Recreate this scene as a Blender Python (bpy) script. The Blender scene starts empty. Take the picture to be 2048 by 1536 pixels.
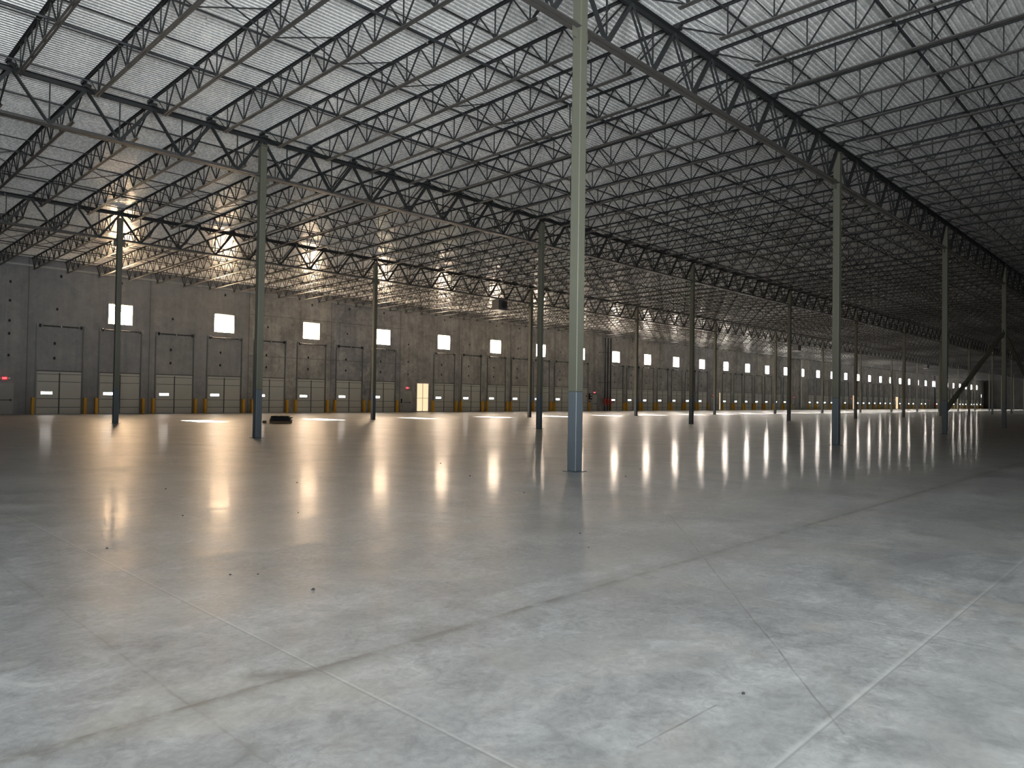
import bpy, math, random
from mathutils import Vector, Matrix
R = random.Random(7)
SC = bpy.context.scene
COL = SC.collection
# ---------------------------------------------------------------- layout (metres)
ROWS = (10.605, 26.254, 41.892)          # three column rows, counted from the camera
Y0, YW = -5.04, 59.77                    # girder row behind the camera, face of the dock wall
XL, XE, YN = -4.4, 312.5, -5.15           # left wall, far end wall, near wall
SL = 0.0197                              # roof falls towards the dock wall
def deck(y): return 11.98 - SL * (y - 10.605)
COLX = {
 0: [13.16, 29.48, 45.79, 61.94, 78.2],
 1: [13.27, 29.46, 45.53, 61.95, 78.37, 94.75, 111.16, 127.33, 143.72, 160.08, 176.3],
 2: [13.20, 29.67, 45.76, 61.72, 77.95, 94.42, 110.85, 127.37, 143.69, 159.97, 176.16, 192.71, 209.26, 225.53, 241.26, 258.5, 274.8, 291.0, 307.2]}
ORD = ['zeroth','first','second','third','fourth','fifth','sixth','seventh','eighth','ninth','tenth','eleventh','twelfth','thirteenth',
       'fourteenth','fifteenth','sixteenth','seventeenth','eighteenth','nineteenth']
TENS = {20:'twent',30:'thirt',40:'fort',50:'fift',60:'sixt'}
def ordn(n):
    if n < 20: return ORD[n]
    t, u = n // 10 * 10, n % 10
    return TENS[t] + 'ieth' if u == 0 else TENS[t] + 'y-' + ORD[u]
ROWN = ['near row', 'middle row', 'far row']

# ---------------------------------------------------------------- mesh helpers
class MB:
    def __init__(s): s.v = []; s.f = []
    def box(s, x0, x1, y0, y1, z0, z1):
        n = len(s.v)
        s.v += [(x0,y0,z0),(x1,y0,z0),(x1,y1,z0),(x0,y1,z0),(x0,y0,z1),(x1,y0,z1),(x1,y1,z1),(x0,y1,z1)]
        s.f += [tuple(n+i for i in q) for q in ((0,3,2,1),(4,5,6,7),(0,1,5,4),(1,2,6,5),(2,3,7,6),(3,0,4,7))]
        return s
    def bar(s, a, b, w, h=None, n=4, up=(0,0,1)):
        """prism from a to b; n=4 gives a w x h rectangle, otherwise a tube of diameter w"""
        a, b = Vector(a), Vector(b); d = (b - a).normalized(); h = h or w
        up = Vector(up)
        if abs(d.dot(up)) > .98: up = Vector((1,0,0)) if abs(d.x) < .9 else Vector((0,1,0))
        u = d.cross(up).normalized(); t = u.cross(d).normalized()
        k = len(s.v)
        if n == 4: ring = [(-w/2,-h/2),(w/2,-h/2),(w/2,h/2),(-w/2,h/2)]
        else: ring = [(w/2*math.cos(2*math.pi*i/n), w/2*math.sin(2*math.pi*i/n)) for i in range(n)]
        for p in (a, b):
            for r in ring: s.v.append(tuple(p + u*r[0] + t*r[1]))
        m = len(ring)
        s.f += [(k+i, k+(i+1)%m, k+m+(i+1)%m, k+m+i) for i in range(m)]
        s.f += [tuple(k+i for i in reversed(range(m))), tuple(k+m+i for i in range(m))]
        return s
    def angle(s, a, b, w, t, side=1, up=1):
        """L section: horizontal leg w, vertical leg w, thickness t, running from a to b (heel at the line)"""
        a, b = Vector(a), Vector(b); d = (b-a).normalized(); u = d.cross(Vector((0,0,1))).normalized()*side
        z = Vector((0,0,up))
        s.bar(a+u*w/2+z*t/2, b+u*w/2+z*t/2, w, t)
        s.bar(a+u*t/2+z*(w/2+t/2), b+u*t/2+z*(w/2+t/2), t, w-t)
        return s
    def lathe(s, prof, n=16, c=(0,0,0), axis='z'):
        k = len(s.v)
        for r, h in prof:
            for i in range(n):
                a = 2*math.pi*i/n; p = (r*math.cos(a), r*math.sin(a), h)
                if axis == 'y': p = (p[0], p[2], p[1])
                if axis == 'x': p = (p[2], p[0], p[1])
                s.v.append((p[0]+c[0], p[1]+c[1], p[2]+c[2]))
        for j in range(len(prof)-1):
            s.f += [(k+j*n+i, k+j*n+(i+1)%n, k+(j+1)*n+(i+1)%n, k+(j+1)*n+i) for i in range(n)]
        s.f += [tuple(k+i for i in reversed(range(n))), tuple(k+(len(prof)-1)*n+i for i in range(n))]
        return s
    def mesh(s, name, mat, smooth=False):
        me = bpy.data.meshes.new(name); me.from_pydata(s.v, [], s.f)
        for m in (mat if isinstance(mat, (list, tuple)) else [mat]): me.materials.append(m)
        if smooth:
            for p in me.polygons: p.use_smooth = True
        me.update(); return me
def link(name, me, parent=None, loc=(0,0,0), rz=0.0):
    o = bpy.data.objects.new(name, me); COL.objects.link(o)
    o.location = loc; o.rotation_euler = (0,0,rz)
    if parent: o.parent = parent
    return o
def tag(o, label, cat, group=None, kind=None):
    o['label'] = label; o['category'] = cat
    if group: o['group'] = group
    if kind: o['kind'] = kind
    return o
def empty(name, loc=(0,0,0), rz=0): return link(name, None, None, loc, rz)
def bevel(o, w, seg=2):
    m = o.modifiers.new('bevel', 'BEVEL'); m.width = w; m.segments = seg; m.limit_method = 'ANGLE'; return o

# ---------------------------------------------------------------- materials
def newmat(name):
    m = bpy.data.materials.new(name); m.use_nodes = True
    nt = m.node_tree; nt.nodes.clear()
    out = nt.nodes.new('ShaderNodeOutputMaterial')
    return m, nt, out
def N(nt, typ, **kw):
    n = nt.nodes.new(typ)
    for k, v in kw.items():
        if k.startswith('i_'):
            key = k[2:].replace('_', ' ')
            n.inputs[int(key) if key.isdigit() else key].default_value = v
        else: setattr(n, k, v)
    return n
def mth(nt, op, a, b=None, c=None, clamp=False):
    n = nt.nodes.new('ShaderNodeMath'); n.operation = op; n.use_clamp = clamp
    for i, x in enumerate((a, b, c)):
        if x is None: continue
        if isinstance(x, (int, float)): n.inputs[i].default_value = x
        else: nt.links.new(x, n.inputs[i])
    return n.outputs[0]
def mix(nt, fac, a, b, typ='MIX'):
    n = nt.nodes.new('ShaderNodeMix'); n.data_type = 'RGBA'; n.blend_type = typ
    for i, x in ((0, fac), (6, a), (7, b)):
        if isinstance(x, (int, float)): n.inputs[i].default_value = x
        elif isinstance(x, tuple): n.inputs[i].default_value = x if len(x) == 4 else x + (1,)
        else: nt.links.new(x, n.inputs[i])
    return n.outputs[2]
def ramp(nt, src, stops):
    n = nt.nodes.new('ShaderNodeValToRGB'); e = n.color_ramp.elements
    while len(e) < len(stops): e.new(.5)
    for i, (p, c) in enumerate(stops):
        e[i].position = p; e[i].color = (c, c, c, 1) if isinstance(c, (int, float)) else c + (1,)
    nt.links.new(src, n.inputs[0]); return n.outputs[0]
def noise(nt, vec, scale, detail=4, rough=.55, dist=0.0):
    n = N(nt, 'ShaderNodeTexNoise'); n.inputs['Scale'].default_value = scale; n.inputs['Detail'].default_value = detail
    n.inputs['Roughness'].default_value = rough; n.inputs['Distortion'].default_value = dist
    nt.links.new(vec, n.inputs['Vector']); return n.outputs[0]
def scaled(nt, vec, s):
    n = N(nt, 'ShaderNodeMapping'); n.inputs['Scale'].default_value = s; nt.links.new(vec, n.inputs['Vector']); return n.outputs[0]
def simple(name, col, rough=.6, metal=0.0, var=.12, scale=3.0, spec=.5):
    m, nt, out = newmat(name)
    p = N(nt, 'ShaderNodeBsdfPrincipled'); p.inputs['Roughness'].default_value = rough
    p.inputs['Metallic'].default_value = metal; p.inputs['Specular IOR Level'].default_value = spec
    g = N(nt, 'ShaderNodeNewGeometry')
    f = noise(nt, g.outputs['Position'], scale, 3)
    lo = tuple(c*(1-var) for c in col); hi = tuple(min(1, c*(1+var)) for c in col)
    nt.links.new(mix(nt, f, lo, hi), p.inputs['Base Color'])
    nt.links.new(p.outputs[0], out.inputs[0]); return m
def emis(name, col, s):
    m, nt, out = newmat(name); e = N(nt, 'ShaderNodeEmission'); e.inputs[0].default_value = col + (1,); e.inputs[1].default_value = s
    nt.links.new(e.outputs[0], out.inputs[0]); return m

PANE_E = 42.0
def mat_pane():
    m, nt, out = newmat('daylit_pane')
    e = N(nt, 'ShaderNodeEmission'); e.inputs[1].default_value = PANE_E
    g = N(nt, 'ShaderNodeNewGeometry'); sx = N(nt, 'ShaderNodeSeparateXYZ'); nt.links.new(g.outputs['Position'], sx.inputs[0])
    f = mth(nt, 'DIVIDE', mth(nt, 'SUBTRACT', sx.outputs[0], 15.0), 110.0, clamp=True)      # sky is warmest towards the sun
    nt.links.new(mix(nt, f, (1.0, .68, .39), (1.0, .93, .84)), e.inputs[0])
    t = N(nt, 'ShaderNodeBsdfTransparent'); a = N(nt, 'ShaderNodeAddShader')
    nt.links.new(t.outputs[0], a.inputs[0]); nt.links.new(e.outputs[0], a.inputs[1]); nt.links.new(a.outputs[0], out.inputs[0]); return m

SCRATCH_DARK = [(9.5,5.85,3.9,1.35,.011,.6), (3.02,2.02,3.74,1.98,.010,.6), (2.1,4.15,2.45,3.95,.10,.5)]
SCRATCH_PALE = [(8.92,4.99,9.45,1.4,.014,.5)]
def mat_floor():
    m, nt, out = newmat('polished_concrete')
    p = N(nt, 'ShaderNodeBsdfPrincipled'); g = N(nt, 'ShaderNodeNewGeometry'); P = g.outputs['Position']
    sx = N(nt, 'ShaderNodeSeparateXYZ'); nt.links.new(P, sx.inputs[0]); X, Y = sx.outputs[0], sx.outputs[1]
    n1 = noise(nt, P, .55, 4, .62, .6); n2 = noise(nt, P, 2.6, 4, .65, 1.2); n3 = noise(nt, P, 22, 3, .7)
    n4 = noise(nt, scaled(nt, P, (1.0, .28, 1)), 1.3, 3, .6, .8); n5 = noise(nt, P, 7.0, 4, .7, 1.8)
    v = mth(nt, 'ADD', mth(nt, 'MULTIPLY', n1, .24), mth(nt, 'MULTIPLY', n2, .26))
    v = mth(nt, 'ADD', v, mth(nt, 'MULTIPLY', n3, .16)); v = mth(nt, 'ADD', v, mth(nt, 'MULTIPLY', n4, .10)); v = mth(nt, 'ADD', v, mth(nt, 'MULTIPLY', n5, .24))
    base = ramp(nt, v, [(.38, (.165,.17,.17)), (.46, (.255,.26,.26)), (.53, (.34,.348,.347)), (.62, (.46,.47,.467))])
    sp = ramp(nt, noise(nt, P, 45, 2, .6), [(.68, 0.0), (.74, .35)])
    base = mix(nt, sp, base, (.60,.60,.58))
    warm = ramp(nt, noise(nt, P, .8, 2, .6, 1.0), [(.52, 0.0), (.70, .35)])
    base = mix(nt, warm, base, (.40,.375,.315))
    # trowel blotches and small dark spots
    wob = mth(nt, 'MULTIPLY', mth(nt, 'SUBTRACT', noise(nt, P, 1.5, 3), .5), .05)
    def line(c, at, w, wobble=True, per=None):
        d = mth(nt, 'SUBTRACT', c, at)
        if per: d = mth(nt, 'SUBTRACT', mth(nt, 'PINGPONG', mth(nt, 'ADD', d, 400*per), per/2), 0.0)
        if wobble: d = mth(nt, 'ADD', d, wob)
        return mth(nt, 'SUBTRACT', 1.0, mth(nt, 'DIVIDE', mth(nt, 'ABSOLUTE', d), w), clamp=True)
    # saw cuts: crisp hairlines with a dusty pale lip
    cuts = None
    for c, at in ((X, 2.44), (Y, 1.45), (X, 6.0), (X, -2.0)):
        l = line(c, at, .012, False); cuts = l if cuts is None else mth(nt, 'MAXIMUM', cuts, l)
        lip = mth(nt, 'MULTIPLY', line(c, at + .014, .016 if c is X else .03, False), .35)
        base = mix(nt, lip, base, (.62,.63,.62))
    for c, at, per in ((X, 9.9, 3.96), (Y, 10.605, 5.213)):
        far = mth(nt, 'GREATER_THAN', c, at - 1.0)
        l = mth(nt, 'MULTIPLY', line(c, at, .02, False, per), far); cuts = mth(nt, 'MAXIMUM', cuts, mth(nt, 'MULTIPLY', l, .6))
    base = mix(nt, mth(nt, 'MULTIPLY', cuts, .55), base, (.13,.135,.13))
    # stained construction joint along Y = 3.97 and old repair line at X = 1.67
    br = ramp(nt, noise(nt, P, 3.4, 3, .7), [(.40, .30), (.58, 1.0)])
    for c, at, w, k in ((Y, 3.97, .06, .6), (Y, 3.97, .22, .32), (X, 1.67, .10, .22), (X, 1.67, .015, .4), (Y, 3.99, .014, .8)):
        l = mth(nt, 'MULTIPLY', mth(nt, 'MULTIPLY', line(c, at, w), br), k)
        base = mix(nt, l, base, (.135,.125,.105))
    def seg(ax, ay, bx_, by, w, wb=1.0):      # soft mask round a straight scratch
        L = math.hypot(bx_-ax, by-ay); ux, uy = (bx_-ax)/L, (by-ay)/L
        dx = mth(nt, 'SUBTRACT', X, ax); dy = mth(nt, 'SUBTRACT', Y, ay)
        t = mth(nt, 'ADD', mth(nt, 'MULTIPLY', dx, ux), mth(nt, 'MULTIPLY', dy, uy))
        q = mth(nt, 'ADD', mth(nt, 'ADD', mth(nt, 'MULTIPLY', dx, -uy), mth(nt, 'MULTIPLY', dy, ux)), mth(nt, 'MULTIPLY', wob, wb))
        over = mth(nt, 'MAXIMUM', mth(nt, 'SUBTRACT', mth(nt, 'ABSOLUTE', mth(nt, 'SUBTRACT', t, L/2)), L/2), 0.0)
        d = mth(nt, 'SQRT', mth(nt, 'ADD', mth(nt, 'MULTIPLY', q, q), mth(nt, 'MULTIPLY', over, over)))
        return mth(nt, 'SUBTRACT', 1.0, mth(nt, 'DIVIDE', d, w), clamp=True)
    for a in SCRATCH_DARK: base = mix(nt, mth(nt, 'MULTIPLY', mth(nt, 'MULTIPLY', seg(*a[:5]), a[5]), mth(nt, 'ADD', .35, br)), base, (.12,.115,.10))
    for a in SCRATCH_PALE: base = mix(nt, mth(nt, 'MULTIPLY', seg(*a[:5]), a[5]), base, (.66,.67,.65))
    # long curing streaks across the slab
    st = noise(nt, scaled(nt, P, (.25, 1.6, 1)), 1.0, 4, .65, .6)
    base = mix(nt, ramp(nt, st, [(.42, .28), (.55, 0.0)]), base, (.20,.21,.21))
    nt.links.new(base, p.inputs['Base Color'])
    rg = ramp(nt, mth(nt, 'ADD', mth(nt, 'MULTIPLY', n2, .5), mth(nt, 'MULTIPLY', st, .5)), [(.35, .32), (.62, .46)])
    nt.links.new(rg, p.inputs['Roughness'])
    p.inputs['Specular IOR Level'].default_value = .85
    gl = mth(nt, 'DIVIDE', mth(nt, 'SUBTRACT', mth(nt, 'ADD', X, mth(nt, 'MULTIPLY', Y, .667)), 13.0), 11.0, clamp=True)   # the slab round the doors is scuffed, the rest keeps its polish
    nt.links.new(mth(nt, 'ADD', mth(nt, 'MULTIPLY', gl, .080), .025), p.inputs['Coat Weight']); p.inputs['Coat Roughness'].default_value = .06
    wav = noise(nt, P, 1.4, 1, .5); mid = noise(nt, P, 6, 1, .5, .5); fine = noise(nt, P, 22, 1, .5)
    h = mth(nt, 'ADD', mth(nt, 'ADD', mth(nt, 'MULTIPLY', wav, .0010), mth(nt, 'MULTIPLY', mid, .0017)), mth(nt, 'MULTIPLY', fine, .0011))
    b = N(nt, 'ShaderNodeBump'); b.inputs['Strength'].default_value = 1.0; b.inputs['Distance'].default_value = 1.0
    nt.links.new(h, b.inputs['Height']); nt.links.new(b.outputs[0], p.inputs['Normal']); nt.links.new(b.outputs[0], p.inputs['Coat Normal'])
    nt.links.new(p.outputs[0], out.inputs[0]); return m

def mat_wall(name, tint=1.0):
    m, nt, out = newmat(name)
    p = N(nt, 'ShaderNodeBsdfPrincipled'); g = N(nt, 'ShaderNodeNewGeometry'); P = g.outputs['Position']
    sx = N(nt, 'ShaderNodeSeparateXYZ'); nt.links.new(P, sx.inputs[0]); X, Z = sx.outputs[0], sx.outputs[2]
    n1 = noise(nt, P, .45, 5, .6, .8); n2 = noise(nt, P, 2.4, 5, .65, .6)
    n3 = noise(nt, scaled(nt, P, (1.6, 1.6, .12)), 1.6, 5, .6)
    v = mth(nt, 'ADD', mth(nt, 'MULTIPLY', n1, .4), mth(nt, 'MULTIPLY', n2, .3)); v = mth(nt, 'ADD', v, mth(nt, 'MULTIPLY', n3, .3))
    base = ramp(nt, v, [(.38, (.16,.162,.165)), (.50, (.28,.28,.278)), (.62, (.42,.415,.405))])
    pan = mth(nt, 'FLOOR', mth(nt, 'DIVIDE', mth(nt, 'SUBTRACT', X, 4.9), 8.13))
    wn = N(nt, 'ShaderNodeTexWhiteNoise'); wn.noise_dimensions = '1D'; nt.links.new(pan, wn.inputs['W'])
    base = mix(nt, 1.0, base, mix(nt, wn.outputs[0], (.86,.86,.90), (1.12,1.06,.98)), 'MULTIPLY')
    left = mth(nt, 'LESS_THAN', X, 29.3)        # the three left panels are smoother and bluer
    base = mix(nt, mth(nt, 'MULTIPLY', left, .55), base, (.225,.235,.255))
    rough_pan = mth(nt, 'MULTIPLY', mth(nt, 'GREATER_THAN', X, 29.3), mth(nt, 'LESS_THAN', X, 46.0))
    pale = mth(nt, 'MULTIPLY', ramp(nt, noise(nt, P, .9, 6, .7, 1.5), [(.52, 0.0), (.66, .5)]), rough_pan)
    base = mix(nt, pale, base, (.46,.44,.40))
    def seam(c, at, w, per):
        d = mth(nt, 'PINGPONG', mth(nt, 'ADD', mth(nt, 'SUBTRACT', c, at), 100*per), per/2)
        return mth(nt, 'SUBTRACT', 1.0, mth(nt, 'DIVIDE', d, w), clamp=True)
    base = mix(nt, mth(nt, 'MULTIPLY', seam(X, 4.9, .05, 8.13), .8), base, (.05,.05,.048))
    base = mix(nt, mth(nt, 'MULTIPLY', seam(X, 4.9, .45, 8.13), .25), base, (.11,.108,.10))
    for z in (4.95, 8.55):
        d = mth(nt, 'ABSOLUTE', mth(nt, 'SUBTRACT', Z, z))
        l = mth(nt, 'MULTIPLY', mth(nt, 'SUBTRACT', 1.0, mth(nt, 'DIVIDE', d, .045), clamp=True), rough_pan)
        base = mix(nt, mth(nt, 'MULTIPLY', l, .7), base, (.06,.06,.055))
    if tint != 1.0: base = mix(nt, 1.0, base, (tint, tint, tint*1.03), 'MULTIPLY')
    nt.links.new(base, p.inputs['Base Color']); p.inputs['Roughness'].default_value = .72
    b = N(nt, 'ShaderNodeBump'); b.inputs['Strength'].default_value = .25; b.inputs['Distance'].default_value = .02
    nt.links.new(n2, b.inputs['Height']); nt.links.new(b.outputs[0], p.inputs['Normal'])
    nt.links.new(p.outputs[0], out.inputs[0]); return m

def mat_deck():
    m, nt, out = newmat('galvanised_deck')
    p = N(nt, 'ShaderNodeBsdfPrincipled'); g = N(nt, 'ShaderNodeNewGeometry'); P = g.outputs['Position']
    n1 = noise(nt, scaled(nt, P, (.3, 2.0, 1)), 1.2, 4, .6); n2 = noise(nt, P, 9, 4, .6)
    v = mth(nt, 'ADD', mth(nt, 'MULTIPLY', n1, .6), mth(nt, 'MULTIPLY', n2, .4))
    nt.links.new(ramp(nt, v, [(.35, (.80,.81,.80)), (.65, (.88,.88,.87))]), p.inputs['Base Color'])
    nt.links.new(ramp(nt, n2, [(.35, .20), (.65, .34)]), p.inputs['Roughness'])
    p.inputs['Metallic'].default_value = .22
    b = N(nt, 'ShaderNodeBump'); b.inputs['Strength'].default_value = .2; b.inputs['Distance'].default_value = .01
    nt.links.new(noise(nt, scaled(nt, P, (1, 3, 1)), 3.5, 3), b.inputs['Height']); nt.links.new(b.outputs[0], p.inputs['Normal'])
    nt.links.new(p.outputs[0], out.inputs[0]); return m

M = dict(
 web=simple('unlit_web_steel', (.018,.019,.021), .55, 0, .2, 4), lower=simple('floor_lit_chord_steel', (.068,.066,.063), .42, 0, .2, 4),  # one steel: webs painted dark as if unlit, lower chords paler as if floor-lit
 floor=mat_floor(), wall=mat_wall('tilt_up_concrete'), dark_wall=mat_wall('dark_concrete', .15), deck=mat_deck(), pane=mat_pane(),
 steel=simple('primed_steel', (.026,.027,.029), .5, 0, .25, 4), girder=simple('girder_steel', (.024,.026,.027), .5, 0, .2, 3),
 col_up=simple('sage_column_paint', (.122,.124,.094), .5, 0, .05, 2), col_lo=simple('slate_column_paint', (.10,.12,.135), .45, 0, .05, 2),
 pipe=simple('black_pipe', (.030,.032,.036), .45, 0, .2, 5), galv=simple('galvanised_steel', (.42,.43,.42), .38, .6, .15, 6),
 door=simple('dock_door_enamel', (.46,.46,.425), .45, 0, .05, 1.5), seal=simple('door_seal', (.07,.07,.067), .7), track=simple('track_steel', (.20,.20,.19), .45, .4, .1, 4),
 mandoor=simple('grey_door_paint', (.33,.335,.32), .5, 0, .05, 2), black=simple('black_rubber', (.012,.012,.013), .75),
 yellow=simple('yellow_guard_paint', (.62,.33,.03), .5, 0, .15, 3), wood=simple('pallet_wood', (.20,.12,.06), .75, 0, .3, 8),
 red=simple('red_valve_paint', (.35,.03,.02), .45, 0, .2, 8), heater=simple('heater_casing', (.10,.10,.105), .5, 0, .1, 3),
 pale=simple('pale_sheet', (.62,.63,.60), .5), frame=simple('window_frame', (.25,.25,.24), .4, .3),
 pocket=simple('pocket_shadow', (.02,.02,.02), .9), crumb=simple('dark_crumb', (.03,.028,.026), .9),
 slot=emis('daylit_slot', (1.0,.96,.90), 20.0), louvre=emis('daylit_louvre', (1.0,.76,.46), 1.35),
 exit=emis('exit_red', (1.0,.02,.04), 1.1), exitl=emis('exit_letters', (1.0,.35,.38), 2.0), lamp=simple('lamp_head', (.75,.74,.70), .3),
)

# ---------------------------------------------------------------- floor, walls, roof
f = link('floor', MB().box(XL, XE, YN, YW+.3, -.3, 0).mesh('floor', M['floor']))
tag(f, 'polished grey concrete slab with saw cuts, stains and warm window reflections', 'floor', kind='structure')
mb = MB(); prof = []; y = YN - .3; pitch = .1524
while y < YW + .3:                                        # ribbed deck, ribs run along X
    for dy, dz in ((0, 0), (.075, 0), (.090, .038), (.137, .038)):
        prof.append((y+dy, deck(y+dy) + dz))
    y += pitch
for (yy, zz) in prof:
    for x in (XL-.3, XE+.3): mb.v.append((x, yy, zz))
for i in range(len(prof)-1): mb.f.append((2*i, 2*i+1, 2*i+3, 2*i+2))
n0 = len(mb.v)                                            # roof build-up above the ribs
for yy in (prof[0][0], prof[-1][0]):
    for x in (XL-.3, XE+.3): mb.v.append((x, yy, deck(yy) + .25))
mb.f += [(n0, n0+2, n0+3, n0+1), (0, n0, n0+1, 1), (2*len(prof)-2, 2*len(prof)-1, n0+3, n0+2)]
c = link('ceiling', mb.mesh('ceiling', M['deck']))
tag(c, 'ribbed galvanised steel roof deck above the open-web joists', 'ceiling', kind='structure')

# dock doors / windows positions measured along the wall
WCX = [19.03, 27.11, 35.33, 43.42, 51.43, 59.34, 67.25, 75.16, 83.06, 90.98, 98.94, 106.96, 115.1, 123.17, 131.2, 139.48, 147.5, 155.8,
       163.75, 172.05, 180.1, 188.1, 196.35, 204.4, 212.4, 220.5, 228.7, 236.8, 244.9, 253.0, 261.0, 268.9, 277.3, 285.3, 293.3, 301.6]
WZ0, WZ1, WHW = 6.77, 8.31, .84
def doorx(k):      # k-th dock position along the wall (one every half window bay)
    j = (k - 1) / 2.0; i = max(0, min(len(WCX)-2, int(math.floor(j))))
    return WCX[i] + (WCX[i+1] - WCX[i]) * (j - i)
WT = .22
mb = MB()
mb.box(XL, XE, YW, YW+WT, -.3, WZ0); mb.box(XL, XE, YW, YW+WT, WZ1, 11.5)
edges = [XL] + [e for c in WCX for e in (c-WHW, c+WHW)] + [XE]
for i in range(0, len(edges), 2): mb.box(edges[i], edges[i+1], YW, YW+WT, WZ0, WZ1)
wd = tag(link('wall_dock', mb.mesh('wall_dock', M['wall'])), 'long tilt-up concrete dock wall with high square windows and loading doors', 'wall', kind='structure')
def wall(name, me, label): return tag(link(name, me), label, 'wall', kind='structure')
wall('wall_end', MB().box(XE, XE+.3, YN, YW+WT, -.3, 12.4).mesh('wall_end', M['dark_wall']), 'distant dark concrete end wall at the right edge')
# near corner behind the camera: two open truck doors let the daylight in
OP = dict(z=4.4, ya=-4.0, yb=.9, xa=-3.4, xb=4.6)
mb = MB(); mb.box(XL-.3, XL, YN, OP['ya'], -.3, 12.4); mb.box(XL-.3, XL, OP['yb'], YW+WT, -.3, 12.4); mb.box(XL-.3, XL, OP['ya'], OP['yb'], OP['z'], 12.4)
wall('wall_left', mb.mesh('wall_left', M['dark_wall']), 'left concrete wall with an open truck door beside the camera')
mb = MB(); mb.box(XL-.3, OP['xa'], YN-.3, YN, -.3, 12.6); mb.box(OP['xb'], XE+.3, YN-.3, YN, -.3, 12.6); mb.box(OP['xa'], OP['xb'], YN-.3, YN, OP['z'], 12.6)
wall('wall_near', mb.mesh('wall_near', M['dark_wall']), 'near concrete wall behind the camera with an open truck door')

# windows
fr = MB(); w = .05
for a, b_, c_, d in ((-WHW, WHW, 0, w), (-WHW, WHW, WZ1-WZ0-w, WZ1-WZ0), (-WHW, -WHW+w, w, WZ1-WZ0-w), (WHW-w, WHW, w, WZ1-WZ0-w)):
    fr.box(a, b_, .10, .16, c_, d)
frm = fr.mesh('window_frame', M['frame'])
pnm = MB().box(-WHW+w, WHW-w, .125, .135, w, WZ1-WZ0-w).mesh('window_pane', M['pane'])
for i, x in enumerate(WCX):
    o = empty('window_%d' % (i+1), (x, YW, WZ0)); link('window_frame', frm, o); link('window_pane', pnm, o)
    tag(o, 'bright square high window, %s from the left on the dock wall' % ordn(i+1), 'window', 'high windows along the dock wall', 'structure')

# dark insert pockets in the concrete above the doors
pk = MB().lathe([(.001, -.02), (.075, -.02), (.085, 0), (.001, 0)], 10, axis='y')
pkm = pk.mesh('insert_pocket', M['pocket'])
def pocket(x, z, s=1.0):
    o = link('insert_pocket', pkm, wd, (x, YW, z)); o.scale = (s, 1, s*1.35)
for k in range(0, 26):
    x = doorx(k) - .28
    if k in (8, 16, 24): continue
    pocket(x, 4.02); pocket(x, 5.08)
    if k % 2 == 0: pocket(x + .1, 7.55, .9)
    if k % 2 == 1 or k % 3 == 0: pocket(x + .3, 9.95)
for z in (4.1, 5.6, 6.5, 7.9, 9.2): pocket(11.95, z, .9)
for z in (3.9, 5.2, 7.0): pocket(46.6, z, .9)

# roof edge angle on the wall and joist seats
zb = deck(YW) - .62
led = MB().box(XL, XE, YW-.16, YW, zb, zb+.012).box(XL, XE, YW-.02, YW, zb+.012, zb+.16)
tag(link('trim_1', led.mesh('wall_ledger', M['galv'])), 'pale steel ledger angle running along the top of the dock wall', 'trim', kind='structure')

# ---------------------------------------------------------------- columns
CW = .254
def col_parts(row):
    zt = deck(ROWS[row]) - .46; me = []
    a = MB()
    a.box(-CW/2, CW/2, -CW/2, CW/2, 1.85, zt)
    b = MB(); b.box(-CW/2, CW/2, -CW/2, CW/2, .012, 1.85)
    base = MB().box(-.2, .2, -.2, .2, 0, .012)
    cap = MB().box(-.17, .17, -.17, .17, zt, zt+.03)
    g = MB().box(-.006, .006, -.30, .30, zt-.03, zt)  # stabiliser tab below the cap
    st = MB().box(-.13-.16, -.127, -.008, .008, zt-1.42, zt-1.16).box(.127, .29, -.008, .008, zt-1.42, zt-1.16)
    return [('upper_shaft', a.mesh('upper_shaft', M['col_up'])), ('painted_base', b.mesh('painted_base', M['col_lo'])),
            ('base_plate', base.mesh('base_plate', M['col_lo'])), ('cap_plate', cap.mesh('cap_plate', M['col_up'])),
            ('stabiliser_plate', st.mesh('stabiliser_plate', M['col_up']))], zt
for row in range(3):
    parts, ztop = col_parts(row)
    for i, x in enumerate(COLX[row]):
        o = empty('steel_column', (x, ROWS[row], 0))
        for nm, me in parts:
            p = link(nm, me, o)
            if nm in ('upper_shaft', 'painted_base') and i < 5: bevel(p, .022, 3)
        tag(o, 'square steel column, sage above and slate below, %s from the left in the %s' % (ordn(i+1), ROWN[row]), 'column', 'square steel columns of the %s' % ROWN[row])
# long diagonal braces in the plane of the near row, meeting at the fourth column
for x0, x1, z0, z1, lab in ((45.79, 61.94, 1.3, 6.85, 'slanting steel brace rising from the third to the fourth near-row column'),
                            (78.2, 61.94, 1.3, 6.85, 'slanting steel brace falling from the fourth to the fifth near-row column')):
    d = 1 if x1 > x0 else -1; Y = ROWS[0]
    o = empty('diagonal_brace', (x0, Y, 0))
    link('brace_tube', MB().bar((d*.32, 0, z0+.07), ((x1-x0)-d*.32, 0, z1-.07), .2, .2).mesh('brace_tube', M['col_up']), o)
    link('gusset_plate', MB().box(min(d*.135, d*.5), max(d*.135, d*.5), -.009, .009, z0-.2, z0+.4).mesh('gusset_plate', M['col_up']), o)
    xa, xb = (x1-x0)-d*.5, (x1-x0)-d*.135
    link('gusset_plate', MB().box(min(xa, xb), max(xa, xb), -.009, .009, z1-.4, z1+.2).mesh('gusset_plate', M['col_up']), o)
    tag(o, lab, 'brace')

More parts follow.
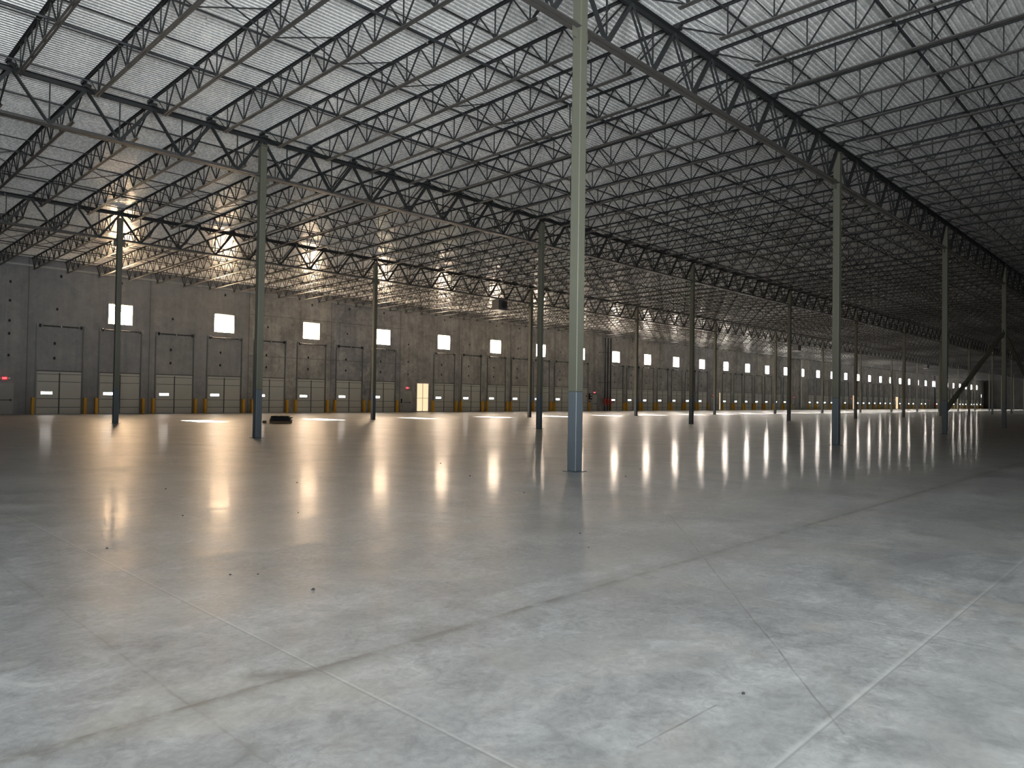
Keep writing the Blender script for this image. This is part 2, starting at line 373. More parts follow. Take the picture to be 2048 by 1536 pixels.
# ---------------------------------------------------------------- joist girders
GZB, GZT = -1.66, -.16           # chord levels measured down from the deck
def girder_meshes(L, n=8):
    pan = L / n; out = []
    tc = MB(); tc.angle((0,-.02,GZT), (L,-.02,GZT), .13, .014, 1, -1).angle((0,.02,GZT), (L,.02,GZT), .13, .014, -1, -1)
    bc = MB(); bc.angle((.13,-.02,GZB), (L-.13,-.02,GZB), .13, .014, 1, 1).angle((.13,.02,GZB), (L-.13,.02,GZB), .13, .014, -1, 1)
    out.append(('top_chord', tc.mesh('girder_top_chord', M['girder']))); out.append(('bottom_chord', bc.mesh('girder_bottom_chord', M['lower'])))
    zt, zb_ = GZT-.05, GZB+.05
    h1 = MB().bar((0,0,zt), (pan/2,0,zb_), .085, .085).mesh('falling_diagonal', M['girder'])
    m = MB()
    for s in (-.055, .055): m.bar((0,s,zt), (pan/2,0+s,zb_), .045, .05)
    m.box(pan/4-.03, pan/4+.03, -.06, .06, (zt+zb_)/2-.03, (zt+zb_)/2+.03)
    h1b = m.mesh('falling_diagonal', M['girder'])
    h2 = MB().bar((pan/2,0,zb_), (pan,0,zt), .10, .10).mesh('rising_diagonal', M['girder'])
    vt = MB().bar((pan/2,0,zb_), (pan/2,0,zt), .035, .035).mesh('web_strut', M['girder'])
    for i in range(n):
        out.append(('diagonal', h1b if i else h1, i*pan)); out.append(('diagonal', h2, i*pan)); out.append(('strut', vt, i*pan))
    return out
GM = {}
def girder(x0, x1, row, lab, far):
    L = x1 - x0; Y = ROWS[row]
    key = round(L*4)/4
    if key not in GM: GM[key] = girder_meshes(key)
    o = empty('joist_girder', (x0, Y, deck(Y))); o.scale.x = L/key
    if not far:
        for t in GM[key]: link(t[0], t[1], o, (t[2] if len(t) > 2 else 0, 0, 0))
        sm = seat_mesh
        for j in range(0, 8): link('joist_seat', sm, o, (key/8*j, 0, 0))
    tag(o, lab, 'girder', 'steel joist girders of the %s' % ROWN[row])
    return o
seat_mesh = MB().box(-.09, .09, -.22, .22, -.155, -.07).mesh('joist_seat', M['girder'])
def far_girder(x0, x1, row, lab):
    Y = ROWS[row]; L = x1-x0; pan = L/8; m = MB()
    m.box(0, L, -.13, .13, GZT-.09, GZT); m.box(.13, L-.13, -.13, .13, GZB, GZB+.05)
    for i in range(8):
        m.bar((i*pan,0,GZT-.05), (i*pan+pan/2,0,GZB+.05), .09); m.bar((i*pan+pan/2,0,GZB+.05), ((i+1)*pan,0,GZT-.05), .09)
        m.bar((i*pan+pan/2,0,GZB+.05), (i*pan+pan/2,0,GZT-.05), .035); m.box(i*pan-.09, i*pan+.09, -.22, .22, -.155, -.07)
    o = link('joist_girder', m.mesh('joist_girder', M['girder']), None, (x0, Y, deck(Y)))
    tag(o, lab, 'girder', 'steel joist girders of the %s' % ROWN[row])
for row in range(3):
    xs = COLX[row]
    spans = [(xs[0]-16.28, xs[0])] + list(zip(xs[:-1], xs[1:]))
    lim = (78, 170, 285)[row]
    for i, (a, b_) in enumerate(spans):
        if a > lim: break
        lab = ('dark steel joist girder left of the first column in the %s' % ROWN[row]) if i == 0 else \
              'dark steel joist girder between %s and %s columns of the %s' % (ordn(i), ordn(i+1), ROWN[row])
        far = a > (60, 90, 75)[row]
        (far_girder if far else lambda a, b_, r, l: girder(a, b_, r, l, False))(a, b_, row, lab)

# ---------------------------------------------------------------- bar joists
JD = .88
def joist_parts(L, e0, e1):
    """local y from 0 (lower Y end) to L; e0/e1 distance of the first bottom node from either end"""
    def P(y, z, x=0): return (x, y, z - SL*y)
    zt, zb_ = -.035, -JD+.03
    tc = MB(); bc = MB(); wb = MB()
    for s in (-1, 1):
        tc.bar(P(.02, 0-.006, s*.042), P(L-.02, -.006, s*.042), .055, .010); tc.bar(P(.02, -.035, s*.018), P(L-.02, -.035, s*.018), .008, .05)
        bc.bar(P(e0-.22, -JD+.005, s*.042), P(L-e1+.22, -JD+.005, s*.042), .055, .010); bc.bar(P(e0-.22, -JD+.035, s*.018), P(L-e1+.22, -JD+.035, s*.018), .008, .05)
    n = int(round((L-e0-e1)/1.24)); st = (L-e0-e1)/n
    nodes = [e0 + i*st for i in range(n+1)]
    wb.bar(P(.10, zt-.03), P(nodes[0], zb_), .04, .04); wb.bar(P(L-.10, zt-.03), P(nodes[-1], zb_), .04, .04)
    wb.bar(P(.62, zt), P(nodes[0], zb_), .02, .02); wb.bar(P(L-.62, zt), P(nodes[-1], zb_), .02, .02)
    for i, y in enumerate(nodes):
        if i: wb.bar(P(y-st/2, zt), P(y, zb_), .036, .036)
        if i < n: wb.bar(P(y, zb_), P(y+st/2, zt), .036, .036)
        wb.bar(P(y, zb_), P(y, zt), .028, .028)
    tc.box(-.06, .06, 0, .25, -.07, 0.0); tc.box(-.06, .06, L-.25, L, -.07-SL*L, -SL*L)
    return tc, wb, bc
BAYS = [(Y0, ROWS[0], 1.6, 1.6), (ROWS[0], ROWS[1], 1.6, 1.6), (ROWS[1], ROWS[2], 1.6, 1.6), (ROWS[2], YW, 1.6, .62)]
BN = ['nearest roof bay', 'second roof bay', 'third roof bay', 'roof bay along the dock wall']
BX = (70, 176, 280, 311)
pool = []
for b, (ya, yb, e0, e1) in enumerate(BAYS):
    r = min(b, 2) if b < 3 else 2
    refrow = (0, 0, 1, 2)[b]
    xs = COLX[refrow]; xs = [xs[0]-16.28] + xs
    while xs[-1] < BX[b]: xs.append(xs[-1] + 16.28)
    for i in range(len(xs)-1):
        for j in range(8):
            x = xs[i] + (xs[i+1]-xs[i])*j/8
            if x < -1.5 or x > BX[b]: continue
            yc = max(ya, x*math.tan(math.radians(90-81.5)))
            yc = min(max(yc, ya), yb)
            if j == 0: w_ = 'right over %s column of %s' % (ordn(i), ROWN[refrow]) if i else 'left of everything'
            elif i == 0: w_ = '%s left of the first column of %s' % (ordn(8-j), ROWN[refrow])
            else: w_ = '%s past %s column of %s' % (ordn(j), ordn(i), ROWN[refrow])
            pool.append((math.hypot(x, yc), b, x, w_))
pool.sort()
JP = {}
for b, (ya, yb, e0, e1) in enumerate(BAYS):
    tc, wb, bc = joist_parts(yb-ya-.02, e0, e1); JP[b] = (tc, wb, bc, tc.mesh('joist_top_chord', M['steel']), wb.mesh('joist_web', M['web']), bc.mesh('joist_bottom_chord', M['lower']))
rest = MB()
BL = ['in the roof bay over the camera', 'between near and middle rows', 'between middle and far rows', 'beside the dock wall']
for n, (d, b, x, w_) in enumerate(pool):
    ya = BAYS[b][0] + .01
    if n < 300:
        o = empty('bar_joist', (x, ya, deck(ya)))
        link('top_chord', JP[b][3], o); link('web', JP[b][4], o); link('bottom_chord', JP[b][5], o)
        tag(o, 'dark open-web roof joist, %s, %s' % (('nearest bay', 'second bay', 'third bay', 'wall bay')[b], w_), 'joist', 'bar joists of the %s' % BN[b])
    else:
        for m in JP[b][:3]:
            k = len(rest.v); z = deck(ya); rest.v += [(v[0]+x, v[1]+ya, v[2]+z) for v in m.v]; rest.f += [tuple(k+i for i in q) for q in m.f]
if rest.v:
    tag(link('distant_joists', rest.mesh('distant_joists', M['steel'])), 'farthest open-web roof joists, a dense dark haze near the end wall', 'joists', kind='stuff')

# ---------------------------------------------------------------- bridging and sprinkler pipes (run along X)
XB = (-1.0, 300.0)
def run_x(y, z, x0, x1, w, n=4): return MB().bar((x0, y, z), (x1, y, z), w, w, n)
bri = [(0, -.6), (0, 5.13), (1, 14.4), (1, 21.1), (2, 31.0), (2, 38.3), (3, 46.9), (3, 55.2)]
BLAB = {}
for q, (b, y) in enumerate(bri):
    o = empty('joist_bridging', (0, y, deck(y))); xe = BX[b]
    for nm, dz in (('top_angle', -.075), ('bottom_angle', -JD+.075)):
        a = MB().angle((XB[0], 0, dz), (xe, 0, dz), .035, .006, 1, -1 if dz > -.3 else 1); link(nm, a.mesh(nm, M['steel']), o)
    tag(o, 'thin steel bridging line, %s of two in the %s' % ('first' if q % 2 == 0 else 'second', BN[b]), 'bridging', 'bridging lines')
for b, y in ((0, 2.3), (1, 17.66), (2, 34.8), (3, 51.05)):
    o = empty('cross_bridging', (0, y, deck(y))); m1 = MB()
    xsb = sorted(p[2] for p in pool if p[1] == b)
    for u, v in zip(xsb[:-1], xsb[1:]):
        m1.bar((u, -.02, -.07), (v, -.02, -JD+.05), .03, .03); m1.bar((u, .02, -JD+.05), (v, .02, -.07), .03, .03)
    link('crossed_struts', m1.mesh('crossed_struts', M['steel']), o)['kind'] = 'stuff'
    tag(o, 'crossed bridging struts between joists mid-way along the %s' % BN[b], 'bridging', 'cross bridging lines')
hd = MB().lathe([(.012, 0), (.012, -.05), (.022, -.055), (.022, -.08), (.008, -.085), (.008, -.12), (.035, -.122), (.035, -.126)], 8)
hdm = hd.mesh('sprinkler_head', M['galv'])
for q, (y, w_) in enumerate([(2.8,.06),(5.98,.085),(8.9,.06),(12.2,.05),(15.5,.085),(18.65,.06),(21.9,.085),(25.2,.06),(27.9,.06),(30.0,.05),(34.3,.06),(37.9,.07),(41.1,.05),(45.9,.06),(49.7,.06),(53.3,.06),(57.0,.06)]):
    b = 0 if y < ROWS[0] else 1 if y < ROWS[1] else 2 if y < ROWS[2] else 3
    o = empty('sprinkler_pipe', (0, y, deck(y)-.31))
    link('pipe', run_x(0, 0, XB[0], BX[b], w_, 8).mesh('branch_pipe', M['pipe']), o)
    x = 1.2 + (q*1.3) % 3; c_ = 0
    while x < min(BX[b], 95) and c_ < 30: link('sprinkler_head', hdm, o, (x, 0, -w_/2)); x += 3.05; c_ += 1
    tag(o, 'black sprinkler branch pipe under the deck, %s line from the camera side' % ordn(q+1), 'pipe', 'sprinkler branch pipes')

# ---------------------------------------------------------------- dock doors
DW, DH = 2.84, 3.07
def bx(*a): return MB().box(*a)
pan_m = []
zs = [.02, .50, 1.11, 1.78, 2.33, 2.87, DH]
lf = MB()
for a, b_ in zip(zs[:-1], zs[1:]):
    for u, v in ((-DW/2+.04, -.045), (.045, DW/2-.04)):
        lf.box(u, v, -.045, -.01, a+.018, b_-.018)
lf.box(-DW/2+.02, DW/2-.02, -.012, 0, .02, DH-.02)
leaf = lf.mesh('door_leaf', M['door'])
jt = MB()
for z in (.50, 1.11, 2.33, 2.87): jt.box(-DW/2+.04, DW/2-.04, -.035, -.012, z-.03, z+.03)
jt.box(-.045, .045, -.05, -.012, .03, DH-.1)
joint = jt.mesh('section_hinges', M['seal'])
sl = bx(-.35, .35, -.05, -.046, -.085, .085); slm = sl.mesh('vision_slot', M['slot'])
head = bx(-DW/2-.06, DW/2+.06, -.06, 0, DH, DH+.06).mesh('head_seal', M['seal'])
tr = MB().box(-.03, .03, -.10, -.02, .02, 6.25).box(-.05, .05, -.02, 0, .02, 6.3)
for z in (1.45, 2.06, 3.4, 4.6, 5.6): tr.box(-.07, .07, -.03, 0, z-.04, z+.04)
trk = tr.mesh('door_track', M['track'])
shf = MB().bar((-DW/2+.28, -.16, 6.3), (DW/2-.28, -.16, 6.3), .09, n=10)
shfm = shf.mesh('torsion_shaft', M['pipe'])
drm = MB().lathe([(.10, -.06), (.13, -.05), (.11, 0), (.13, .05), (.10, .06)], 12, axis='x').mesh('cable_drum', M['pipe'])
brk = MB().box(-.02, .02, -.24, 0, -.16, .14).mesh('bearing_bracket', M['galv'])
gd = MB()
gd.box(-.09, .09, -.30, -.28, 0, 1.2).box(-.09, -.07, -.28, 0, 0, 1.2).box(.07, .09, -.28, 0, 0, 1.2)
gdm = gd.mesh('dock_guard', M['yellow'])
skip = {8, 16, 24, 32, 33, 40, 48, 49, 56, 57, 58, 60, 66}
DOORS = [15.05, 19.08, 23.11, 27.18, 31.25, 35.38, 39.48, 43.5, 51.5, 55.5, 59.5, 63.44, 67.38, 71.31, 75.25, 83.24, 87.15, 91.0, 95.05, 99.1, 103.1, 107.1]
DOORS += [v + .8 for v in (114.5, 118.6, 122.6, 126.7, 130.8, 134.9, 139.0, 151.2, 155.3, 159.4, 163.3, 167.4, 171.5, 179.8, 183.7, 187.7, 191.8, 195.9, 199.9, 203.9,
          212.1, 216.1, 220.1, 224.2, 228.3, 232.3, 236.3, 248.5, 252.6, 256.7, 260.7, 264.8, 268.8, 277.0, 280.9, 285.1, 289.2, 293.3, 297.2, 301.3, 307.0)]
for i, x in enumerate(DOORS):
    o = empty('door_%d' % (i+1), (x, YW, 0)); lab = ordn(i+1)
    link('door_leaf', leaf, o); link('section_hinges', joint, o); link('head_seal', head, o)
    s = link('vision_slot', slm, o, (-.78, 0, 1.52)); s['label'] = 'small glowing vision slot'
    for sgn in (-1, 1):
        link('track', trk, o, (sgn*(DW/2+.06), 0, 0))
        if i < 24: link('cable_drum', drm, o, (sgn*(DW/2-.12), -.16, 6.3)); link('bearing_bracket', brk, o, (sgn*(DW/2+.08), 0, 6.3))
    if i < 24:
        link('bearing_bracket', brk, o, (0, 0, 6.3)).scale = (2.2, 1, .5)
    link('torsion_shaft', shfm, o)
    tag(o, 'pale sectional loading dock door, %s from the left on the dock wall' % lab, 'door', 'sectional dock doors', 'structure')
    for sgn, sd in ((-1, 'left'), (1, 'right')):
        g = link('dock_guard', gdm, None, (x + sgn*(DW/2+.22), YW-.012, 0))
        tag(g, 'yellow steel guard at the %s jamb of the %s dock door from left' % (sd, lab), 'guard', 'yellow dock door guards')

# personnel doors with exit signs
lf = bx(-.5, .5, -.03, 0, .02, 2.11).mesh('leaf', M['mandoor'])
fm = MB().box(-.57, -.5, -.05, 0, 0, 2.18).box(.5, .57, -.05, 0, 0, 2.18).box(-.5, .5, -.05, 0, 2.11, 2.18).mesh('door_frame', M['mandoor'])
pb = MB().bar((-.44, -.09, 1.0), (.44, -.09, 1.0), .06).box(.34, .46, -.10, -.03, .93, 1.07).mesh('push_bar', M['seal'])
cl = bx(-.42, -.06, -.10, -.03, 1.98, 2.06).mesh('closer', M['galv'])
sgn_b = MB().box(-.15, .15, -.06, 0, -.095, .095).mesh('sign_face', M['exit'])
hd2 = MB().lathe([(.02, 0), (.05, -.03), (.05, -.08), (.01, -.085)], 12, axis='y').mesh('lamp_head', M['lamp'])
cnd = MB().bar((0, -.02, .1), (0, -.02, 7.7), .03, n=8).mesh('conduit', M['galv'])
def letters():       # E X I T as strokes
    m = MB(); h, t = .055, .016; y0, y1 = -.064, -.061
    x = -.118; m.box(x, x+t, y0, y1, -h, h)
    for z in (-h, -t/2, h-t): m.box(x+t, x+.046, y0, y1, z, z+t)
    x = -.045
    for s_ in (-1, 1): m.bar((x, (y0+y1)/2, -h*s_), (x+.05, (y0+y1)/2, h*s_), .003, t, up=(0,1,0)) if 0 else m.bar((x, (y0+y1)/2, -h*s_), (x+.05, (y0+y1)/2, h*s_), .012)
    m.box(.030, .030+t, y0, y1, -h, h)
    m.box(.082, .082+t, y0, y1, -h, h-t); m.box(.062, .118, y0, y1, h-t, h)
    return m.mesh('lettering', M['exitl'])
LET = letters()
MD = [(11.75, 10.95, 'beside the first dock door'), (46.52, 46.5, 'left of the nearest glowing louvred door'), (78.2, 78.2, 'left of the near sprinkler risers'),
      (110.7, 110.4, 'beyond the near risers'), (143.2, 143.0, 'before the pale drain pipe'), (175.5, 175.6, 'beside a distant glowing doorway'),
      (207.6, 208.1, 'beside the farthest bright louvred door'), (240.4, 240.4, 'before the distant risers')]
for i, (sx, dx, w_) in enumerate(MD):
    o = empty('door_%d' % (len(DOORS)+1+i), (dx if i == 0 else dx, YW, 0))
    if i == 0: o.location.x = 11.72
    for nm, me in (('leaf', lf), ('door_frame', fm), ('push_bar', pb), ('closer', cl)): link(nm, me, o)
    tag(o, 'grey steel personnel door on the dock wall, %s' % w_, 'door', 'personnel doors', 'structure')
    e = empty('exit_sign', (sx, YW, 2.50))
    link('sign_face', sgn_b, e)
    link('lettering', LET, e)
    for s in (-.27, .27): link('lamp_head', hd2, e, (s, 0, .01))
    link('mounting_bar', bx(-.30, .30, -.012, 0, -.02, .02).mesh('mounting_bar', M['lamp']), e)
    if i == 0: link('conduit', cnd, e)
    tag(e, 'red lit exit sign on the dock wall, %s from the left' % ordn(i+1), 'exit sign', 'exit signs on the dock wall')

# glowing louvred doors
def louvre_door(n, x, w, lab, z1=3.04):
    o = empty('door_%d' % n, (x, YW, 0)); hw = w/2
    link('glowing_panels', MB().box(-hw+.05, hw-.05, -.03, -.01, .12, z1-.05).mesh('glowing_panels', M['louvre']), o)
    fr = MB().box(-hw, -hw+.05, -.06, 0, .06, z1).box(hw-.05, hw, -.06, 0, .06, z1).box(-hw+.05, hw-.05, -.06, 0, z1-.05, z1).box(-hw, hw, -.06, 0, 0, .11)
    link('door_frame', fr.mesh('door_frame', M['pale']), o)
    mu = MB().box(-.02, .02, -.055, -.03, .11, z1-.05).box(-hw+.05, hw-.05, -.055, -.03, 1.44, 1.48)
    link('mullions', mu.mesh('mullions', M['seal']), o)
    slt = MB(); z = .2
    while z < z1-.1:
        slt.box(-hw+.06, hw-.06, -.045, -.030, z, z+.02); z += .105
    link('louvre_slats', slt.mesh('louvre_slats', M['pale']), o)
    tag(o, lab, 'door', None, 'structure')
nd = len(DOORS) + len(MD)
louvre_door(nd+1, 48.55, 1.6, 'tall glowing cream louvred door in the gap between dock doors')
louvre_door(nd+2, 112.9, .45, 'narrow glowing strip door beside a far column', 3.0)
louvre_door(nd+3, 176.9, .9, 'narrow distant glowing doorway beside an exit sign', 3.3)
louvre_door(nd+4, 209.4, 2.0, 'distant bright cream louvred door near the far columns', 3.3)
louvre_door(nd+5, 273.9, 1.2, 'farthest thin yellow glowing doorway near the end wall', 3.3)

# wall equipment
def equip(name, loc, parts, label, cat, group=None):
    o = empty(name, loc)
    for nm, me in parts: link(nm, me, o)
    return tag(o, label, cat, group)
ext_b = MB().lathe([(.001, -.25), (.07, -.25), (.075, -.2), (.075, .12), (.04, .2), (.001, .2)], 12)
for xx, lab in ((45.72, 'dark fire extinguisher hung left of the second personnel door'), (77.0, 'dark fire extinguisher hung by the third personnel door')):
    equip('fire_extinguisher', (xx, YW-.12, 1.2), [('cylinder', ext_b.mesh('cylinder', M['black'])), ('valve', bx(-.03, .05, -.03, .03, .2, .29).mesh('valve', M['pale'])),
          ('wall_bracket', bx(-.05, .05, .05, .12, -.2, .1).mesh('wall_bracket', M['pale']))], lab, 'fire extinguisher')
equip('fire_alarm_cabinet', (77.25, YW, 1.95), [('cabinet', bx(-.28, .28, -.15, 0, -.4, .4).mesh('cabinet', M['black'])),
      ('display', bx(-.1, .16, -.16, -.15, .12, .3).mesh('display', M['lamp'])), ('lower_display', bx(-.1, .16, -.16, -.15, -.2, -.05).mesh('lower_display', M['lamp']))],
      'black fire alarm cabinet with two pale displays beside the third personnel door', 'alarm cabinet')
equip('alarm_bell', (76.4, YW, 2.0), [('gong', MB().lathe([(.001, -.08), (.12, -.07), (.15, -.02), (.15, 0), (.001, 0)], 16, axis='y').mesh('gong', M['red']))],
      'round red alarm bell near the black fire alarm cabinet', 'alarm bell')
vb = MB().lathe([(.08, .75), (.16, .78), (.16, .84), (.11, .9), (.17, 1.05), (.20, 1.25), (.17, 1.5), (.11, 1.62), (.16, 1.7), (.16, 1.76), (.08, 1.8)], 14).mesh('alarm_valve', M['red'])
wh = MB().lathe([(.02, -.5), (.02, -.16)], 8, (0,0,1.25), 'y').lathe([(.13, -.52), (.15, -.5), (.13, -.48)], 14, (0,0,1.25), 'y').mesh('hand_wheel', M['red'])
pp = MB().lathe([(.1, 0), (.1, .76)], 12).lathe([(.1, 1.79), (.1, 10.0)], 12).mesh('riser_pipe', M['pipe'])
for i, (x, w_) in enumerate([(79.9, 'leftmost of the near three'), (80.5, 'middle of the near three'), (81.15, 'rightmost of the near three'), (244.2, 'left of the distant pair'), (245.0, 'right of the distant pair')]):
    o = empty('sprinkler_riser', (x, YW-.5, 0)); link('riser_pipe', pp, o); v_ = link('alarm_valve', vb, o); link('hand_wheel', wh, v_)
    tag(o, 'black vertical sprinkler riser with red valve, %s on the dock wall' % w_, 'riser', 'sprinkler risers on the dock wall')
for i, (z, w_) in enumerate(((3.85, 'lower'), (7.95, 'upper'))):
    b_ = link('pipe_bracket', MB().box(79.0, 81.3, YW-.42, YW-.38, z, z+.06).box(79.0, 79.06, YW-.38, YW, z, z+.06).box(81.24, 81.3, YW-.38, YW, z, z+.06).mesh('pipe_bracket', M['pipe']))
    tag(b_, '%s horizontal steel bracket holding the three near sprinkler risers' % w_, 'bracket')
dp = MB().lathe([(.15, .5), (.15, 10.4)], 14).mesh('downpipe', M['pale'])
o = empty('roof_drain_pipe', (146.4, YW-.2, 0)); link('downpipe', dp, o)
link('pipe_clamp', MB().box(-.17, .17, -.17, .2, 4.0, 4.06).mesh('pipe_clamp', M['galv']), o)
tag(o, 'pale vertical roof drain pipe on the dock wall', 'pipe')
wl = link('wall_light', MB().box(308.2, 308.4, YW-.12, YW, 4.1, 5.2).mesh('wall_light', emis('strip_light', (1, .97, .9), 2)))
tag(wl, 'small bright vertical strip light in the far right corner', 'light')

# unit heaters hanging under the joists
def heater(x, y, z, s, lab):
    o = empty('unit_heater', (x, y, z)); rz = math.radians(0)
    b_ = bevel(link('casing', MB().box(-.55, .55, -.4, .4, 0, .9).mesh('casing', M['heater']), o), .02)
    link('drip_tray', MB().box(-.6, .6, -.45, .45, -.05, 0).mesh('drip_tray', M['pale']), o)
    link('fan_guard', MB().lathe([(.30, -.47), (.33, -.40), (.28, -.40), (.27, -.45)], 20, (.12, 0, .45), 'y').mesh('fan_guard', M['pipe']), o)
    fn = MB()
    for k in range(5):
        a = k*2*math.pi/5; fn.bar((.12+.04*math.cos(a), -.42, .45+.04*math.sin(a)), (.12+.25*math.cos(a), -.43, .45+.25*math.sin(a)), .02, .11)
    link('fan_blades', fn.mesh('fan_blades', M['black']), o)
    hz = deck(y) - JD - z
    for sx in (-.5, .5):
        for sy in (-.33, .33): link('hanger_rod', MB().bar((sx, sy, .9), (sx, sy, hz+.02), .02).mesh('hanger_rod', M['steel']), o)
    tag(o, lab, 'heater', 'unit heaters hung from the joists')
heater(44.3, 44.2, 9.2, 1, 'dark boxy unit heater hung from the roof, nearest of the three')
heater(107.0, 44.2, 9.2, 1, 'dark unit heater hung from the roof, middle of the three')
heater(175.2, 44.2, 9.2, 1, 'dark unit heater hung from the roof, farthest of the three')

# pallet with black rubber pads
p0 = empty('wooden_pallet', (21.15, 38.95, 0), math.radians(-32))
st = [MB().box(-.60, .60, yy-.02, yy+.02, .018, .105) for yy in (-.48, 0, .48)]
for m_ in st: link('stringer', m_.mesh('stringer', M['wood']), p0)
for k in range(7): link('top_board', MB().box(-.6+k*.183, -.6+k*.183+.10, -.5, .5, .105, .123).mesh('top_board', M['wood']), p0)
for k in (-.6, -.05, .5): link('bottom_board', MB().box(k, k+.10, -.5, .5, 0, .018).mesh('bottom_board', M['wood']), p0)
tag(p0, 'weathered wooden pallet on the floor under a stack of black pads', 'pallet')
for k, (hx, hy, z0, z1, ox, oy) in enumerate([(.58, .5, .124, .20, 0, 0), (.56, .47, .201, .29, -.02, .02), (.58, .44, .291, .36, .05, 0), (.50, .4, .361, .43, -.03, .01)]):
    m_ = MB(); nx = 8
    top = []
    for i in range(nx+1):
        for j in range(5):
            x = -hx + 2*hx*i/nx; y = -hy + 2*hy*j/4
            m_.v.append((x + R.uniform(-.012,.012), y + R.uniform(-.012,.012), z1 + (R.uniform(-.02, .0) if 0 < i < nx else -.022)))
    n_ = len(m_.v)
    for i in range(nx+1):
        for j in range(5): x, y, z = m_.v[i*5+j]; m_.v.append((x, y, z0))
    for i in range(nx):
        for j in range(4):
            a = i*5+j; m_.f.append((a, a+5, a+6, a+1)); m_.f.append((n_+a, n_+a+1, n_+a+6, n_+a+5))
    rim = [i*5 for i in range(nx+1)] + [nx*5+j for j in range(1, 5)] + [i*5+4 for i in range(nx-1, -1, -1)] + [j for j in range(3, 0, -1)]
    for a, b_ in zip(rim, rim[1:]+rim[:1]): m_.f.append((a, n_+a, n_+b_, b_))
    o = link('rubber_pad', m_.mesh('rubber_pad', M['black']), None, (21.15+ox, 38.95+oy, 0), math.radians(-32+R.uniform(-3, 3)))
    tag(o, 'black rubber pad, %s in the stack on the pallet' % ('lowest', 'second from the bottom', 'third from the bottom', 'topmost')[k], 'pad', 'black rubber pads on the pallet')
wbk = link('wood_block', MB().box(-.12, .12, -.06, .06, 0, .14).mesh('wood_block', M['wood']), None, (20.33, 39.35, 0), .5)
tag(bevel(wbk, .01), 'short wooden block on the floor just left of the pallet', 'block')

# crumbs of debris on the slab
CR = [(3.39,5.62,.028),(3.10,6.6,.02),(3.3,6.45,.016),(2.66,8.6,.02),(7.2,5.7,.02),(4.0,1.95,.02),(5.4,9.4,.02),(5.0,13.2,.025),(9.5,8.8,.025),(10.6,11.4,.03),(13.2,9.2,.03),(14.8,9.9,.03),(7.2,12.6,.025),(4.1,10.2,.02),(12.0,14.0,.03),(6.6,5.1,.012)]
for i, (x, y, s) in enumerate(CR):
    s *= .75
    m_ = MB(); k = 7
    m_.v.append((0, 0, s*.9)); 
    for a in range(k): m_.v.append((s*R.uniform(.6,1.1)*math.cos(2*math.pi*a/k), s*R.uniform(.5,.9)*math.sin(2*math.pi*a/k), s*R.uniform(.2,.5)))
    for a in range(k): v_ = m_.v[1+a]; m_.v.append((v_[0]*.9, v_[1]*.9, 0))
    for a in range(k):
        b_ = (a+1) % k; m_.f.append((0, 1+a, 1+b_)); m_.f.append((1+a, 1+k+a, 1+k+b_, 1+b_))
    m_.f.append(tuple(1+k+a for a in reversed(range(k))))
    tag(link('debris_crumb', m_.mesh('debris_crumb', M['crumb']), None, (x, y, 0), R.uniform(0, 6)), 'tiny dark crumb of debris lying on the concrete floor', 'debris', 'crumbs scattered on the floor')

# ---------------------------------------------------------------- light
W = bpy.data.worlds.new('world'); SC.world = W; W.use_nodes = True; nt = W.node_tree; nt.nodes.clear()
out = nt.nodes.new('ShaderNodeOutputWorld'); bg = nt.nodes.new('ShaderNodeBackground')
tc = nt.nodes.new('ShaderNodeTexCoord'); sp_ = nt.nodes.new('ShaderNodeSeparateXYZ'); nt.links.new(tc.outputs['Generated'], sp_.inputs[0])
fac = ramp(nt, mth(nt, 'ADD', mth(nt, 'MULTIPLY', sp_.outputs[1], .5), .5), [(.45, 0.0), (.85, 1.0)])
nt.links.new(mix(nt, fac, (.93, .98, 1.0), (1.0, .80, .58)), bg.inputs[0])
nt.links.new(mth(nt, 'ADD', mth(nt, 'MULTIPLY', mth(nt, 'SUBTRACT', 1.0, fac), 17.0), 1.5), bg.inputs[1])
low = mth(nt, 'ADD', 1.0, mth(nt, 'MULTIPLY', mth(nt, 'LESS_THAN', sp_.outputs[2], 0.0), 1.9))      # lower half of the world boosted to brighten the ceiling
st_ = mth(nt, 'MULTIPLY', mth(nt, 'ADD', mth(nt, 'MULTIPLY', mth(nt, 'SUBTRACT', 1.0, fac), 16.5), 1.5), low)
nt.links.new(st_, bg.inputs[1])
nt.links.new(bg.outputs[0], out.inputs[0])
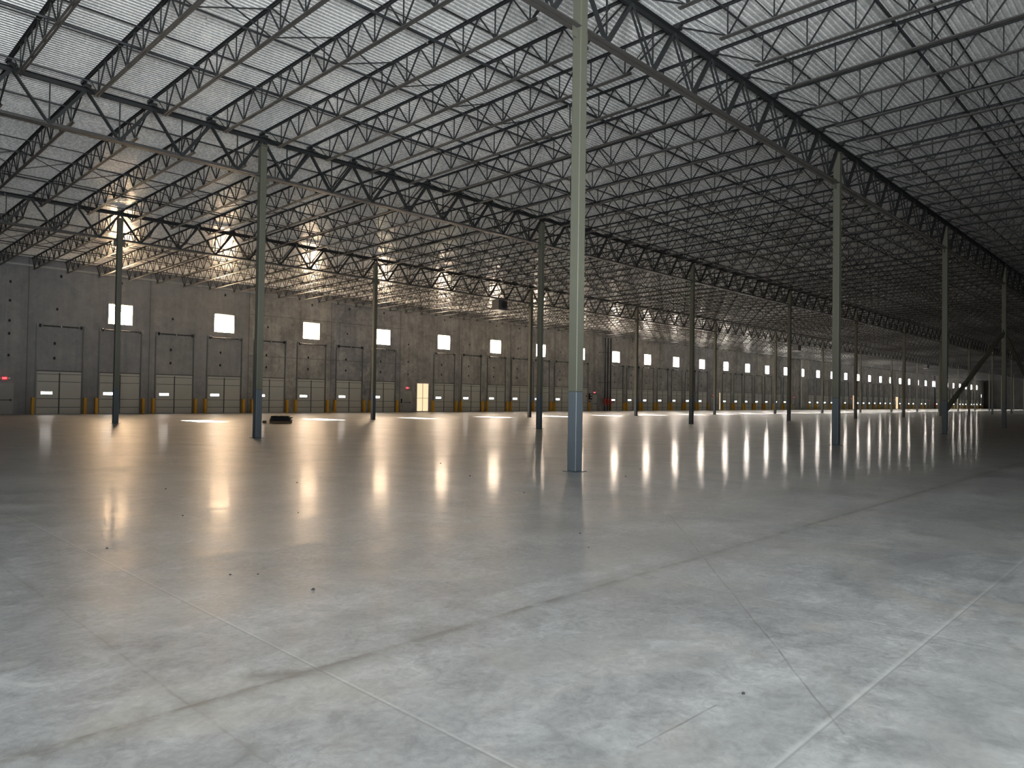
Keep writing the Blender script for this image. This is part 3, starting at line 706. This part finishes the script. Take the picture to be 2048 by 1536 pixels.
def portal(name, loc, rot, sx, sy):
    l = bpy.data.lights.new(name, 'AREA'); l.shape = 'RECTANGLE'; l.size = sx; l.size_y = sy; l.cycles.is_portal = True
    o = bpy.data.objects.new(name, l); COL.objects.link(o); o.location = loc; o.rotation_euler = rot; return o
portal('doorway_portal', (XL-.02, (OP['ya']+OP['yb'])/2, OP['z']/2), (0, -math.pi/2, 0), OP['z'], OP['yb']-OP['ya'])
portal('doorway_portal', ((OP['xa']+OP['xb'])/2, YN-.02, OP['z']/2), (math.pi/2, 0, 0), OP['xb']-OP['xa'], OP['z'])
s = bpy.data.lights.new('sun', 'SUN'); s.energy = 130.0; s.color = (1.0, .93, .84); s.angle = math.radians(.6)
so = bpy.data.objects.new('sun', s); COL.objects.link(so)
so.rotation_euler = Vector((-.03, -1, -.455)).to_track_quat('-Z', 'Y').to_euler()

# ---------------------------------------------------------------- camera
cam = bpy.data.cameras.new('camera'); co = bpy.data.objects.new('camera', cam); COL.objects.link(co); SC.camera = co
cam.sensor_width = 36; cam.lens = 1450.24/2048*36; cam.clip_end = 600; cam.clip_start = .05
yaw, pit, rol = .8049, .0182, .0146
fwd = Vector((math.sin(yaw)*math.cos(pit), math.cos(yaw)*math.cos(pit), math.sin(pit)))
right = Vector((math.cos(yaw), -math.sin(yaw), 0)); up = right.cross(fwd)
cr_, sr_ = math.cos(rol), math.sin(rol)
r2 = right*cr_ + up*sr_; u2 = up*cr_ - right*sr_      # the horizon drops to the right
mat = Matrix((( r2.x, u2.x, -fwd.x, 0), (r2.y, u2.y, -fwd.y, 0), (r2.z, u2.z, -fwd.z, 1.7), (0,0,0,1)))
co.matrix_world = mat
SC.view_settings.view_transform = 'Standard'; SC.view_settings.look = 'None'; SC.view_settings.gamma = 1
SC.view_settings.use_curve_mapping = False; SC.view_settings.exposure = 0.0
SC.cycles.use_light_tree = True
SC.cycles.sample_clamp_indirect = 8.0
SC.cycles.use_denoising = True; SC.cycles.use_adaptive_sampling = True; SC.cycles.adaptive_threshold = .05
SC.cycles.max_bounces = 5; SC.cycles.diffuse_bounces = 3; SC.cycles.glossy_bounces = 2
